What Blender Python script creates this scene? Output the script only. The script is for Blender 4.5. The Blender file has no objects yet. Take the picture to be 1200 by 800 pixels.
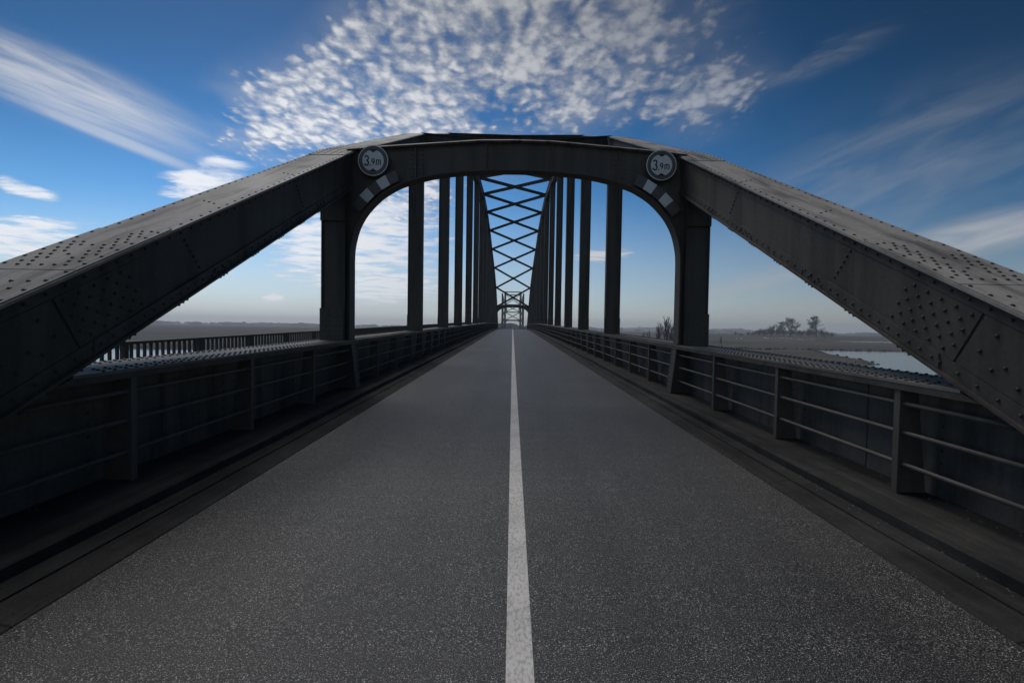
import bpy, bmesh, math, random
from math import radians, sin, cos, pi, sqrt
from mathutils import Vector, Matrix, noise as mnoise

random.seed(7)
scene = bpy.context.scene
COL = scene.collection

# ------------------------------------------------------------------ helpers
class MB:
    """collects faces of several shapes that become ONE mesh object"""
    def __init__(s):
        s.v = []; s.f = []
    def quadhex(s, p):
        """8 points: 0-3 bottom loop, 4-7 top loop"""
        n = len(s.v); s.v += [tuple(q) for q in p]
        for a in ((0, 3, 2, 1), (4, 5, 6, 7), (0, 1, 5, 4), (1, 2, 6, 5), (2, 3, 7, 6), (3, 0, 4, 7)):
            s.f.append(tuple(n + i for i in a))
    def box(s, x0, x1, y0, y1, z0, z1):
        s.quadhex([(x0, y0, z0), (x1, y0, z0), (x1, y1, z0), (x0, y1, z0),
                   (x0, y0, z1), (x1, y0, z1), (x1, y1, z1), (x0, y1, z1)])
    def bar(s, a, b, w, h, up=(0, 0, 1)):
        """rectangular bar from a to b, w across, h along up"""
        a = Vector(a); b = Vector(b); d = (b - a).normalized()
        side = d.cross(Vector(up)).normalized(); u = side.cross(d).normalized()
        side *= w / 2; u *= h / 2
        s.quadhex([a - side - u, a + side - u, b + side - u, b - side - u,
                   a - side + u, a + side + u, b + side + u, b - side + u])
    def tube(s, pts, r, n=6):
        pts = [Vector(p) for p in pts]
        rs = r if isinstance(r, (list, tuple)) else [r] * len(pts)
        base = len(s.v)
        for i, p in enumerate(pts):
            d = (pts[min(i + 1, len(pts) - 1)] - pts[max(i - 1, 0)]).normalized()
            ref = Vector((0, 0, 1)) if abs(d.z) < .9 else Vector((1, 0, 0))
            a = d.cross(ref).normalized(); b = a.cross(d)
            for k in range(n):
                t = 2 * pi * k / n
                s.v.append(tuple(p + (a * cos(t) + b * sin(t)) * rs[i]))
        for i in range(len(pts) - 1):
            for k in range(n):
                s.f.append((base + i * n + k, base + i * n + (k + 1) % n,
                            base + (i + 1) * n + (k + 1) % n, base + (i + 1) * n + k))
        s.f.append(tuple(base + k for k in reversed(range(n))))
        e = base + (len(pts) - 1) * n
        s.f.append(tuple(e + k for k in range(n)))
    def rivet(s, p, nrm, r=.021, h=.015):
        r *= .76; h *= .82
        p = Vector(p); nrm = Vector(nrm).normalized()
        ref = Vector((0, 0, 1)) if abs(nrm.z) < .8 else Vector((0, 1, 0))
        a = nrm.cross(ref).normalized(); b = nrm.cross(a); base = len(s.v); n = 8
        for q, (rr, hh) in enumerate(((1, -.002), (.86, h * .62), (.45, h * .95))):
            z = hh if q == 0 else hh
            for k in range(n):
                t = 2 * pi * k / n
                s.v.append(tuple(p + (a * cos(t) + b * sin(t)) * r * rr + nrm * z))
        for q in range(2):
            for k in range(n):
                s.f.append((base + q * n + k, base + q * n + (k + 1) % n, base + (q + 1) * n + (k + 1) % n, base + (q + 1) * n + k))
        s.f.append(tuple(base + 2 * n + k for k in range(n)))
    def prism(s, poly, y0, y1):
        """polygon in XZ extruded along Y"""
        n = len(poly); b = len(s.v)
        s.v += [(x, y0, z) for x, z in poly] + [(x, y1, z) for x, z in poly]
        s.f.append(tuple(b + i for i in range(n))); s.f.append(tuple(b + n + i for i in reversed(range(n))))
        for i in range(n):
            j = (i + 1) % n; s.f.append((b + i, b + n + i, b + n + j, b + j))
    def build(s, name, mat, parent=None, smooth=False, bevel=0, loc=None):
        me = bpy.data.meshes.new(name)
        vs = s.v
        if loc is not None:
            vs = [(x - loc[0], y - loc[1], z - loc[2]) for x, y, z in vs]
        me.from_pydata(vs, [], s.f)
        bm = bmesh.new(); bm.from_mesh(me); bmesh.ops.recalc_face_normals(bm, faces=bm.faces); bm.to_mesh(me); bm.free()
        if smooth:
            for p in me.polygons: p.use_smooth = True
        me.materials.append(mat); me.update()
        o = bpy.data.objects.new(name, me); COL.objects.link(o)
        if loc is not None: o.location = loc
        if parent is not None: o.parent = parent
        if bevel:
            m = o.modifiers.new('edge', 'BEVEL'); m.width = bevel; m.segments = 1; m.limit_method = 'ANGLE'
        return o

def tag(o, label=None, cat=None, group=None, kind=None):
    if label: o['label'] = label
    if cat: o['category'] = cat
    if group: o['group'] = group
    if kind: o['kind'] = kind
    return o

def empty(name, loc, label, cat, group=None):
    o = bpy.data.objects.new(name, None); COL.objects.link(o); o.location = loc
    o.empty_display_size = .2
    return tag(o, label, cat, group)

def adopt(child, parent):
    """parent without moving (parent has only a location)"""
    child.parent = parent
    child.location = child.location - parent.location
    return child

# ------------------------------------------------------------------ materials
def new_mat(name):
    m = bpy.data.materials.new(name); m.use_nodes = True
    nt = m.node_tree
    return m, nt, nt.nodes, nt.links, nt.nodes['Principled BSDF']

def noise_node(nt, vec, scale, detail=4, rough=.55, stretch=None):
    if stretch:
        mp = nt.nodes.new('ShaderNodeMapping'); mp.inputs['Scale'].default_value = stretch
        nt.links.new(vec, mp.inputs['Vector']); vec = mp.outputs['Vector']
    n = nt.nodes.new('ShaderNodeTexNoise'); n.inputs['Scale'].default_value = scale
    n.inputs['Detail'].default_value = detail; n.inputs['Roughness'].default_value = rough
    nt.links.new(vec, n.inputs['Vector'])
    return n.outputs['Fac']

def ramp(nt, fac, stops):
    r = nt.nodes.new('ShaderNodeValToRGB'); cr = r.color_ramp
    while len(cr.elements) < len(stops): cr.elements.new(.5)
    for e, (p, c) in zip(cr.elements, stops):
        e.position = p; e.color = (c, c, c, 1) if not isinstance(c, (tuple, list)) else (*c, 1)
    nt.links.new(fac, r.inputs['Fac'])
    return r.outputs['Color']

def mixc(nt, a, b, fac=1., typ='MULTIPLY'):
    n = nt.nodes.new('ShaderNodeMix'); n.data_type = 'RGBA'; n.blend_type = typ
    for idx, v in ((0, fac), (6, a), (7, b)):
        sock = n.inputs[idx]
        if hasattr(v, 'is_output'): nt.links.new(v, sock)
        elif isinstance(v, (tuple, list)): sock.default_value = (*v, 1)
        else: sock.default_value = v if idx == 0 else (v, v, v, 1)
    return n.outputs[2]

def bump(nt, bsdf, h, strength, dist):
    b = nt.nodes.new('ShaderNodeBump'); b.inputs['Strength'].default_value = strength; b.inputs['Distance'].default_value = dist
    nt.links.new(h, b.inputs['Height']); nt.links.new(b.outputs['Normal'], bsdf.inputs['Normal'])

def geo_pos(nt):
    return nt.nodes.new('ShaderNodeNewGeometry').outputs['Position']

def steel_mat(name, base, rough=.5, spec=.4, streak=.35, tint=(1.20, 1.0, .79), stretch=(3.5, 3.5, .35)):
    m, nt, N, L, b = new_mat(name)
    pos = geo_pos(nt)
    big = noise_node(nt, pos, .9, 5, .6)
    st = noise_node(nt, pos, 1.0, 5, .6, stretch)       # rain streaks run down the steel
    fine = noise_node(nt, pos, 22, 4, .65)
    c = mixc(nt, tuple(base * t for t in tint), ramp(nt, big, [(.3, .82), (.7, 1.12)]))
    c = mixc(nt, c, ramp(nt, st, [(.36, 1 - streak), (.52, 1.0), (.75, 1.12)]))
    c = mixc(nt, c, ramp(nt, fine, [(.3, .86), (.7, 1.12)]))
    L.new(c, b.inputs['Base Color'])
    L.new(ramp(nt, big, [(.3, rough - .1), (.7, rough + .15)]), b.inputs['Roughness'])
    b.inputs['Specular IOR Level'].default_value = spec
    bump(nt, b, noise_node(nt, pos, 14, 4, .6), .25, .004)
    return m

STEEL = steel_mat('painted_steel', .075, .6, .25)
TOPST = steel_mat('skylit_top_plate', .33, .62, .25, .62, (1.13, 1.0, .83), (4, .55, .55))  # lighter base paints in sky light on upward faces; streaks are stains
WEBST = steel_mat('stained_web_plate', .11, .6, .25, .45)
CHTOP = steel_mat('skylit_chord_top', .15, .6, .3, .5, (1.16, 1.0, .80), (4, .8, .8))  # same steel, raised tone paints in the sky's reflection on the chord tops
RAILST = steel_mat('rail_paint', .095, .55, .3, .15)
PORTST = steel_mat('portal_paint', .085, .6, .25, .25)
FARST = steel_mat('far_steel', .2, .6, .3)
RIVET = steel_mat('rivet_paint', .04, .5, .35, .1)

def plain(name, col, rough=.6, spec=.3, var=.2, scale=9):
    m, nt, N, L, b = new_mat(name)
    pos = geo_pos(nt)
    c = mixc(nt, col if isinstance(col, tuple) else (col,) * 3, ramp(nt, noise_node(nt, pos, scale, 5, .6), [(.3, 1 - var), (.7, 1 + var)]))
    L.new(c, b.inputs['Base Color']); b.inputs['Roughness'].default_value = rough
    b.inputs['Specular IOR Level'].default_value = spec
    return m

def asphalt():
    m, nt, N, L, b = new_mat('asphalt')
    pos = geo_pos(nt)
    agg = noise_node(nt, pos, 140, 2, .8)                     # exposed stones
    agg2 = noise_node(nt, pos, 260, 2, .7)
    track = noise_node(nt, pos, 1.0, 4, .55, (1.6, .07, 1))   # wear along the driving direction
    patch = noise_node(nt, pos, .6, 4, .6)
    c = ramp(nt, agg, [(.38, .007), (.5, .021), (.58, .072), (.665, .52)])
    big = noise_node(nt, pos, 48, 2, .7)
    c = mixc(nt, c, ramp(nt, big, [(.36, .6), (.5, .9), (.66, 1.6)]))
    c = mixc(nt, c, (1.06, 1.0, .90))
    c = mixc(nt, c, ramp(nt, agg2, [(.3, .6), (.7, 1.4)]))
    c = mixc(nt, c, ramp(nt, track, [(.32, .88), (.68, 1.1)]))
    c = mixc(nt, c, ramp(nt, patch, [(.3, .85), (.7, 1.12)]))
    # polished wheel tracks and a joint in the paving
    sp = nt.nodes.new('ShaderNodeSeparateXYZ'); nt.links.new(pos, sp.inputs[0])
    def mm(op, a, b2=None):
        n = nt.nodes.new('ShaderNodeMath'); n.operation = op
        for i, v in enumerate((a, b2)):
            if v is None: continue
            if hasattr(v, 'is_output'): nt.links.new(v, n.inputs[i])
            else: n.inputs[i].default_value = v
        return n.outputs[0]
    ax = mm('ABSOLUTE', mm('SUBTRACT', mm('ABSOLUTE', mm('ADD', sp.outputs[0], mm('MULTIPLY', mm('SUBTRACT', track, .5), .5))), 1.38))
    tr = mm('ABSOLUTE', mm('SUBTRACT', ax, .68))
    c = mixc(nt, c, ramp(nt, tr, [(0, .9), (.34, 1.05)]))
    spots = noise_node(nt, pos, 2.6, 3, .5)
    c = mixc(nt, c, ramp(nt, spots, [(.25, .7), (.32, 1.0)]))
    L.new(c, b.inputs['Base Color']); b.inputs['Roughness'].default_value = .55
    b.inputs['Specular IOR Level'].default_value = .5
    bump(nt, b, agg, .6, .006)
    return m
ASPH = asphalt()

def paint_mat():
    m, nt, N, L, b = new_mat('road_paint')
    pos = geo_pos(nt)
    v = noise_node(nt, pos, 62, 2, .55, (1, .55, 1))
    w = noise_node(nt, pos, 2.2, 4, .6)
    c = mixc(nt, (.70, .65, .58), ramp(nt, v, [(.34, .66), (.5, .96), (.7, 1.08)]))
    c = mixc(nt, c, ramp(nt, w, [(.3, .8), (.7, 1.05)]))
    L.new(c, b.inputs['Base Color']); b.inputs['Roughness'].default_value = .6
    bump(nt, b, v, .7, .006)
    return m
PAINT = paint_mat()

def kerb_mat(name, base):
    m, nt, N, L, b = new_mat(name)
    pos = geo_pos(nt)
    dirt = noise_node(nt, pos, 1.6, 6, .65)
    st = noise_node(nt, pos, 1, 5, .6, (9, .6, 9))
    fine = noise_node(nt, pos, 60, 3, .7)
    c = mixc(nt, (base * 1.05, base * .97, base * .85), ramp(nt, dirt, [(.32, .55), (.68, 1.4)]))
    c = mixc(nt, c, ramp(nt, st, [(.35, .65), (.65, 1.2)]))
    c = mixc(nt, c, ramp(nt, fine, [(.3, .75), (.72, 1.3)]))
    L.new(c, b.inputs['Base Color']); b.inputs['Roughness'].default_value = .85
    b.inputs['Specular IOR Level'].default_value = .2
    bump(nt, b, dirt, .4, .02)
    sp = nt.nodes.new('ShaderNodeSeparateXYZ'); nt.links.new(pos, sp.inputs[0])     # joints between the stones
    n1 = nt.nodes.new('ShaderNodeMath'); n1.operation = 'MULTIPLY'; n1.inputs[1].default_value = 1 / 2.4; nt.links.new(sp.outputs[1], n1.inputs[0])
    n2 = nt.nodes.new('ShaderNodeMath'); n2.operation = 'FRACT'; nt.links.new(n1.outputs[0], n2.inputs[0])
    L.new(mixc(nt, c, ramp(nt, n2.outputs[0], [(0, .25), (.004, .3), (.007, 1.0)])), b.inputs['Base Color'])
    return m
KERB = kerb_mat('kerb_stone', .036)
WALK = kerb_mat('walkway_cover', .036)
GUT = kerb_mat('gutter_stone', .034)

# ------------------------------------------------------------------ deck frame
S = 7.69; D0 = 9.96; NB = 12
G = .0194
def zd(y):
    """vertical curve of the deck: 1.94 % up, levelling out towards the far end"""
    if y < 55: return G * y
    t = y - 55; L = 45.
    if t < 2 * L: return G * 55 + G * t - G / (2 * L) * t * t
    return G * 55 - G * (t - 2 * L)
NODEZ = [5.3, 8.75, 11.85, 14.1, 15.75, 16.75, 17.1, 16.75, 15.75, 14.1, 11.85, 8.75, 5.3]
NODES = [(D0 - S * 1.15, 5.3 - .516 * S * 1.15)] + [(D0 + S * k, NODEZ[k]) for k in range(NB + 1)] + [(D0 + S * (NB + 1.15), 5.3 - .516 * S * 1.15)]
def ztop(y):
    for (a, za), (b, zb) in zip(NODES, NODES[1:]):
        if y <= b: return za + (zb - za) * (y - a) / (b - a)
    return NODES[-1][1]
def W(x, y, z): return (x, y, z + zd(y))

YS = [-30 + 2.5 * i for i in range(0, 13)] + [2.5 * i for i in range(1, 61)] + [150 + 5 * i for i in range(1, 40)]
def strip(profile, name, mat, ys=None, closed=False):
    """cross-section (x, z) swept along the deck"""
    mb = MB(); ys = ys or YS; n = len(profile)
    for y in ys:
        mb.v += [W(x, y, z) for x, z in profile]
    for i in range(len(ys) - 1):
        for k in range(n if closed else n - 1):
            j = (k + 1) % n
            mb.f.append((i * n + k, i * n + j, (i + 1) * n + j, (i + 1) * n + k))
    if closed:
        mb.f.append(tuple(range(n))); mb.f.append(tuple((len(ys) - 1) * n + k for k in reversed(range(n))))
    return mb.build(name, mat)

# the setting on the deck
tag(strip([(2.705, -.35), (2.705, 0), (-2.705, 0), (-2.705, -.35)], 'road', ASPH, closed=True), 'dark worn asphalt road running straight over the bridge', kind='structure')
tag(strip([(-.044, .004), (.092, .004)], 'centre_line', PAINT), 'white painted centre line on the asphalt road', kind='structure')
for sgn, side in ((-1, 'left'), (1, 'right')):
    g = [(2.71, -.01), (2.72, .004), (2.90, .032), (2.945, .036), (2.945, .05), (3.115, .056), (3.115, -.3), (2.71, -.3)]
    tag(strip([(sgn * x, z) for x, z in g], 'gutter', GUT, closed=True), f'dark stone gutter strip along the {side} edge of the road', kind='structure')
    k = [(3.12, -.3), (3.12, .135), (3.135, .15), (3.30, .15), (3.304, .142), (3.31, .15), (3.84, .155), (3.84, -.3)]
    tag(strip([(sgn * x, z) for x, z in k], 'kerb', KERB, closed=True), f'dark raised kerb ledge below the {side} girder', kind='structure')
# joints, drifts of grit on the ledge
fw = [(-4.32, -.05), (-4.32, .12), (-7.0, .10), (-7.0, -.05)]
tag(strip(fw, 'footway', WALK, [y for y in YS if y <= 115], closed=True), 'narrow outer footway beyond the left girder', kind='structure')

def grit():
    mb = MB(); r = random.Random(4)
    for i in range(2600):
        sg = r.choice((-1, 1)); y = r.uniform(.6, 26)
        u = r.random()
        if u < .4: x, z = 2.7 + abs(r.gauss(0, .07)), .006 + .02 * min(1, abs(0))
        elif u < .7: x, z = 3.12 - abs(r.gauss(0, .05)), .058
        else: x, z = 3.84 - abs(r.gauss(0, .12)), .157
        if 2.72 < x < 2.94: z = .004 + (x - 2.72) / .22 * .032
        q = r.uniform(.003, .011); b = len(mb.v); a = r.uniform(0, 6.28)
        p = W(sg * x, y, z)
        for k in range(3): mb.v.append((p[0] + q * cos(a + k * 2.1), p[1] + q * 1.6 * sin(a + k * 2.1), p[2] - .002))
        mb.v.append((p[0] + q * .2, p[1], p[2] + q * .8))
        mb.f += [(b, b + 1, b + 3), (b + 1, b + 2, b + 3), (b + 2, b, b + 3)]
    tag(mb.build('gravel', plain('grit_stone', (.12, .112, .10), .9, .2, .5, 40)), 'loose grit swept against the kerbs', kind='stuff')
grit()
# ------------------------------------------------------------------ the arch bridge
bridge = empty('arch_bridge', (0, 0, 0), 'grey riveted steel tied arch bridge carrying the road', 'bridge')
XI, XO = 3.48, 4.24          # cover plate edges
WI, WO = 3.555, 4.165        # web plates

def narrow(y):
    def sm(a, b, v):
        t = max(0., min(1., (v - a) / (b - a))); return t * t * (3 - 2 * t)
    return .24 * sm(17.6, 33.1, y) * (1 - sm(D0 * 2 + NB * S - 33.1, D0 * 2 + NB * S - 17.6, y))
def rib(sgn):
    body = MB(); cov = MB(); ang = MB(); riv = MB(); spl = MB(); gus = MB()
    def hexa(mb, x0, x1, ya, yb, ta, tb, za=None, off=0):
        """plate between y=ya..yb from ztop-ta to ztop-tb"""
        A, B = ztop(ya + 1e-6), ztop(yb - 1e-6)
        na, nb_ = narrow(ya), narrow(yb)
        f0, f1 = (x0 < 3.9), (x1 < 3.9)
        xa, xb = sgn * (x0 + na * f0), sgn * (x1 + na * f1)
        xc, xd = sgn * (x0 + nb_ * f0), sgn * (x1 + nb_ * f1)
        mb.quadhex([W(xa, ya, A - ta), W(xb, ya, A - ta), W(xd, yb, B - ta), W(xc, yb, B - ta),
                    W(xa, ya, A - tb), W(xb, ya, A - tb), W(xd, yb, B - tb), W(xc, yb, B - tb)])
    DEP = .80
    for i, ((ya, za), (yb, zb)) in enumerate(zip(NODES, NODES[1:])):
        far = ya > 18
        hexa(body, WI, WI + .02, ya, yb, DEP - .02, .028)
        hexa(body, WO - .02, WO, ya, yb, DEP - .02, .028)
        hexa(body, 3.50, 3.66, ya, yb, DEP + .004, DEP - .022)        # bottom flange strips, lattice between
        hexa(body, 4.06, 4.22, ya, yb, DEP + .004, DEP - .022)
        hexa(cov, XI, XO, ya, yb, .026, 0)
        hexa(ang, WI - .014, WI, ya, yb, .145, .028)                   # angle legs on the inner and outer web
        hexa(ang, WI - .016, WI, ya, yb, DEP - .022, DEP - .15)
        hexa(ang, WO, WO + .014, ya, yb, .145, .028)
        hexa(ang, WO, WO + .016, ya, yb, DEP - .022, DEP - .15)
        # battens closing the underside
        L = sqrt((yb - ya) ** 2 + (zb - za) ** 2); n = max(2, int((yb - ya) / .64))
        for k in range(n):
            y0 = ya + (k + .3) * (yb - ya) / n
            hexa(body, 3.52, 4.20, y0, y0 + .2, DEP + .016, DEP + .005)
            if not far:
                for q in (.04, .1, .16):
                    y = y0 + q; z = ztop(y) - DEP - .016
                    riv.rivet(W(sgn * 3.53, y, z), (0, .46, -.89), .02, .022)
                    riv.rivet(W(sgn * 4.18, y, z), (0, .46, -.89), .02, .022)
        # diaphragm seams
    # cover plate pieces: splice plate over the joint, seam across it
    hexa(cov, XI + .012, XO - .012, 1.3, 3.60, -.013, -.0005)
    hexa(spl, XI + .012, XO - .012, 3.612, 4.62, -.014, -.0005)
    spk = MB()
    hexa(spk, XI + .012, XO - .012, 9.3, 9.955, -.014, -.0005)
    hexa(spk, XI + .012, XO - .012, 9.956, 11.0, -.014, -.0005)
    slope = Vector((0, -.516, 1)).normalized()
    def top(x, y, lift=0.0):
        nrm = Vector((0, -(ztop(y + .01) - ztop(y - .01)) / .02, 1))
        riv.rivet(W(sgn * x, y, ztop(y) + lift), nrm, .021, .013)
    # rows along both edges
    y = 1.4
    while y < 17.5:
        lift = .014 if (3.612 < y < 4.62 or 9.3 < y < 11.0) else (.013 if y < 3.6 else 0)
        if not 3.57 < y < 3.66:
            top(XI + .055, y, lift); top(XO - .055, y, lift)
        y += .155 if y < 9.9 else .2
    # dense field on the splice
    r = 0
    y = 3.70
    while y < 4.6:
        xs = [3.62, 3.71, 4.01, 4.10] if r % 2 else [3.665, 3.755, 3.965, 4.055]
        if y < 4.3:
            for x in xs: top(x, y, .014)
            if r % 3 == 0: top(3.86, y, .014)
        else:
            for x in xs[:2]: top(x, y, .014)
        y += .075; r += 1
    for y in (3.40, 3.28, 3.12):
        for x in (3.66, 3.80, 4.0, 4.12): top(x + random.uniform(-.03, .03), y, .013)
    for y in (5.62, 7.36):
        for q in range(3): top(3.72 + q * .1 - .12 * (y > 7), y + q * .06)
    for y in [9.4 + .1 * q for q in range(15)]:
        for x in (3.66, 3.8, 3.95, 4.08): top(x, y, .014)
    # inner web: splice plates either side of a seam
    n_in = (-sgn, 0, 0)
    def webpt(y, t): return W(sgn * (WI - .003), y, ztop(y) - t)
    def web(y, t, lift=0.0, r=.021):
        p = webpt(y, t); riv.rivet((p[0] - sgn * lift, p[1], p[2]), n_in, r, .017)
    def slab(mb, pts, th, x=WI):
        """pts: (y, t) polygon on the inner web"""
        a = [W(sgn * (x - th), y, ztop(y) - t) for y, t in pts]; b2 = [W(sgn * (x - .0005), y, ztop(y) - t) for y, t in pts]
        nb = len(mb.v); n = len(pts); mb.v += a + b2
        mb.f.append(tuple(nb + i for i in range(n))); mb.f.append(tuple(nb + n + i for i in reversed(range(n))))
        for i in range(n): mb.f.append((nb + i, nb + (i + 1) % n, nb + n + (i + 1) % n, nb + n + i))
    # seam leans: at the top y=3.43, at the bottom y=3.66
    spw = MB()
    slab(spw, [(3.475, .15), (4.32, .15), (4.62, .645), (3.69, .645)], .012)
    slab(gus, [(1.15, .15), (3.45, .15), (3.67, .645), (1.15, .645)], .013)
    for row in range(6):
        t = .20 + row * .078
        ysm = 3.475 + (t - .15) / .495 * .215
        for c in range(5):
            y = ysm + .055 + c * .13 + (.06 if row % 2 else 0)
            if y < 4.20 + (t - .15) * .4: web(y, t, .011)
    for q in range(8):
        for t, o in ((.44, 0), (.53, .09)):
            web(3.5 - .02 - q * .185 - o, t + .02 * (q % 2), .012)
    for q in range(5): web(3.36 - q * .3, .26 + (q % 2) * .08, .012)
    # single stiffener rows on the plain web
    for yb_, n in ((4.88, 6), (7.40, 6)):
        for q in range(n): web(yb_ + .045 * q, .19 + .075 * q)
    # rows in the angles
    y = 1.4
    while y < 17.4:
        web(y, .09, .013, .018); web(y + .07, DEP - .085, .015, .019)
        y += .155
    # denser groups on the lower angle
    for y0 in (3.9, 5.3, 6.9, 8.1):
        for q in range(7): web(y0 + q * .06, DEP - .055 - (q % 2) * .055, .015, .019)
    lug = MB()
    # short lower cover plate with its end at the splice
    slab(lug, [(3.80, DEP - .155), (5.2, DEP - .155), (5.2, DEP - .03), (3.80, DEP - .03)], .030)
    for q in range(12): riv.rivet(W(sgn * (WI - .031), 3.86 + q * .115, ztop(3.86 + q * .115) - DEP + .09), n_in, .02, .016)
    # outer web rivets
    y = 1.4
    while y < 12:
        riv.rivet(W(sgn * (WO + .014), y, ztop(y) - .09), (sgn, 0, 0), .018, .015)
        riv.rivet(W(sgn * (WO + .016), y, ztop(y) - DEP + .085), (sgn, 0, 0), .018, .015); y += .2
    b = body.build('arch_rib', STEEL, bridge)
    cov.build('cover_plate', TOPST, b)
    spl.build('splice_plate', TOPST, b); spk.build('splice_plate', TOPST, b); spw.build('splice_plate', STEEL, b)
    gus.build('gusset_plate', STEEL, b)
    ang.build('flange_angle', STEEL, b)
    lug.build('flange_patch', STEEL, b)
    tag(riv.build('rivet_rows', RIVET, b), kind='stuff')
    return b
for sgn in (-1, 1): rib(sgn)

# ---- bottom chords
CI, CO = 3.507, 4.30
ZF = 1.20
def chord(sgn):
    ys = [-12 + S / 4 * i for i in range(0, int((116 + 12) / (S / 4)) + 1)]
    web = MB()
    ycut = 3.585
    ysf = [ycut] + [y for y in ys if ycut + .1 < y < D0 * 2 + NB * S - ycut - .1] + [D0 * 2 + NB * S - ycut]
    def sweep(mb, x0, x1, z0, z1, ys=ys):
        n = 4
        base = len(mb.v)
        for y in ys:
            mb.v += [W(sgn * x0, y, z0), W(sgn * x1, y, z0), W(sgn * x1, y, z1), W(sgn * x0, y, z1)]
        for i in range(len(ys) - 1):
            for k in range(4):
                j = (k + 1) % 4; mb.f.append((base + i * 4 + k, base + i * 4 + j, base + i * 4 + 4 + j, base + i * 4 + 4 + k))
        mb.f.append((base, base + 3, base + 2, base + 1)); e = base + (len(ys) - 1) * 4; mb.f.append((e, e + 1, e + 2, e + 3))
    sweep(web, 3.85, 3.87, -.5, ZF - .03)
    sweep(web, 4.22, 4.24, -.5, ZF - .03)
    sweep(web, 3.85, 4.24, -.53, -.501)
    o = web.build('bottom_chord', WEBST, bridge)
    fl = MB(); fl.quadhex([W(sgn * x, y, z) for z in (ZF - .026, ZF) for x, y in ((3.57, 3.2), (CO, 3.2), (CO, ycut), (3.57, ycut))]); sweep(fl, CI, CO, ZF - .026, ZF, ysf)
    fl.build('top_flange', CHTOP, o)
    lip = MB(); sweep(lip, CI + .004, CI + .02, ZF - .085, ZF - .027, ysf); sweep(lip, CO - .02, CO - .004, ZF - .085, ZF - .027, ysf)
    sweep(lip, 3.76, 3.849, ZF - .045, ZF - .0275); sweep(lip, 3.838, 3.849, ZF - .13, ZF - .046)
    ya, yb = 3.43, ycut
    def lz(y): return 5.3 + .516 * (y - D0) - .808
    lip.quadhex([W(sgn * CI + sgn * .004, ya, ZF - .085), W(sgn * CI + sgn * .02, ya, ZF - .085), W(sgn * CI + sgn * .02, yb, ZF - .085), W(sgn * CI + sgn * .004, yb, ZF - .085),
                 W(sgn * CI + sgn * .004, ya, max(lz(ya), ZF - .083)), W(sgn * CI + sgn * .02, ya, max(lz(ya), ZF - .083)), W(sgn * CI + sgn * .02, yb, ZF - .027), W(sgn * CI + sgn * .004, yb, ZF - .027)])
    lip.build('flange_angle', STEEL, o)
    riv = MB(); y = 3.9
    while y < 32:
        for q, x in enumerate((3.55, 3.64, 3.74)):
            riv.rivet(W(sgn * x, y + .05 * (q % 2), ZF), (0, 0, 1), .021, .017)
        if y < 20:
            for q, x in enumerate((4.10, 4.19, 4.26)): riv.rivet(W(sgn * x, y + .05 * (q % 2), ZF), (0, 0, 1), .021, .017)
            riv.rivet(W(sgn * 3.838, y, ZF - .09), (-sgn, 0, 0), .018, .014)
        y += .115
    # rivets of the web at the frames
    for k in range(-5, 8):
        y = D0 + k * S / 4
        for q in range(7):
            for dy in (-.12, .12): riv.rivet(W(sgn * 3.85, y + dy, .25 + q * .11), (-sgn, 0, 0), .018, .013)
    tag(riv.build('rivet_rows', RIVET, o), kind='stuff')
    for k in (-3, 1, 5, 9):
        jt = MB()
        y = D0 + (k + .5) * S / 4
        jt.quadhex([W(sgn * a, b, z) for z in (.17, 1.06) for a, b in ((3.843, y - .22), (3.8495, y - .22), (3.8495, y + .22), (3.843, y + .22))])
        jt.build('joint_plate', WEBST, o)
    return o
CH = {s: chord(s) for s in (-1, 1)}

# ---- hangers
def hanger(sgn, k):
    y = D0 + k * S; top = ztop(y) - .7
    mb = MB(); x0, x1 = 3.535 + .8 * narrow(y), 4.085 + .75 * narrow(y); dp = .13 + .35 * narrow(y)
    base = zd(y)
    mb.box(sgn * x0, sgn * (x0 + .03), y - dp, y + dp, base + ZF, base + top)
    mb.box(sgn * (x1 - .03), sgn * x1, y - dp, y + dp, base + ZF, base + top)
    mb.box(sgn * (x0 + .03), sgn * (x1 - .03), y - .085, y - .06, base + ZF, base + top)
    o = mb.build('hanger', STEEL, bridge, loc=(sgn * 3.81, y, base + ZF))
    g = MB(); g.box(sgn * (x0 - .022), sgn * (x1 + .022), y - .105, y - .088, base + ZF + .001, base + ZF + .62)
    g.build('gusset_plate', STEEL).parent = o; g = MB()
    g.box(sgn * (x0 - .022), sgn * (x1 + .022), y - .105, y - .088, base + top - .5, base + top + .02)
    g.build('gusset_plate', STEEL).parent = o
    for ch in o.children: ch.location = (-o.location[0], -o.location[1], -o.location[2])
    return o
for k in range(1, NB):
    for sgn in (-1, 1): hanger(sgn, k)

# ---- portal frames
KN = [(3.56, 1.2), (3.56, 2.9), (3.545, 3.2), (3.47, 3.54), (3.37, 3.78), (3.22, 4.01), (2.96, 4.28), (2.68, 4.47), (2.4, 4.60), (1.79, 4.765), (1.15, 4.85), (.5, 4.89), (0, 4.90)]
def smooth_curve(pts, n=4):
    out = []
    for i in range(len(pts) - 1):
        p0 = pts[max(i - 1, 0)]; p1 = pts[i]; p2 = pts[i + 1]; p3 = pts[min(i + 2, len(pts) - 1)]
        for q in range(n):
            t = q / n
            out.append(tuple(.5 * ((2 * p1[j]) + (-p0[j] + p2[j]) * t + (2 * p0[j] - 5 * p1[j] + 4 * p2[j] - p3[j]) * t * t + (-p0[j] + 3 * p1[j] - 3 * p2[j] + p3[j]) * t ** 3) for j in (0, 1)))
    out.append(pts[-1]); return out
KC = smooth_curve(KN[1:], 4); KC = [KN[0]] + KC
CURVE = KC + [(-x, z) for x, z in reversed(KC[:-1])]
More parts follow.
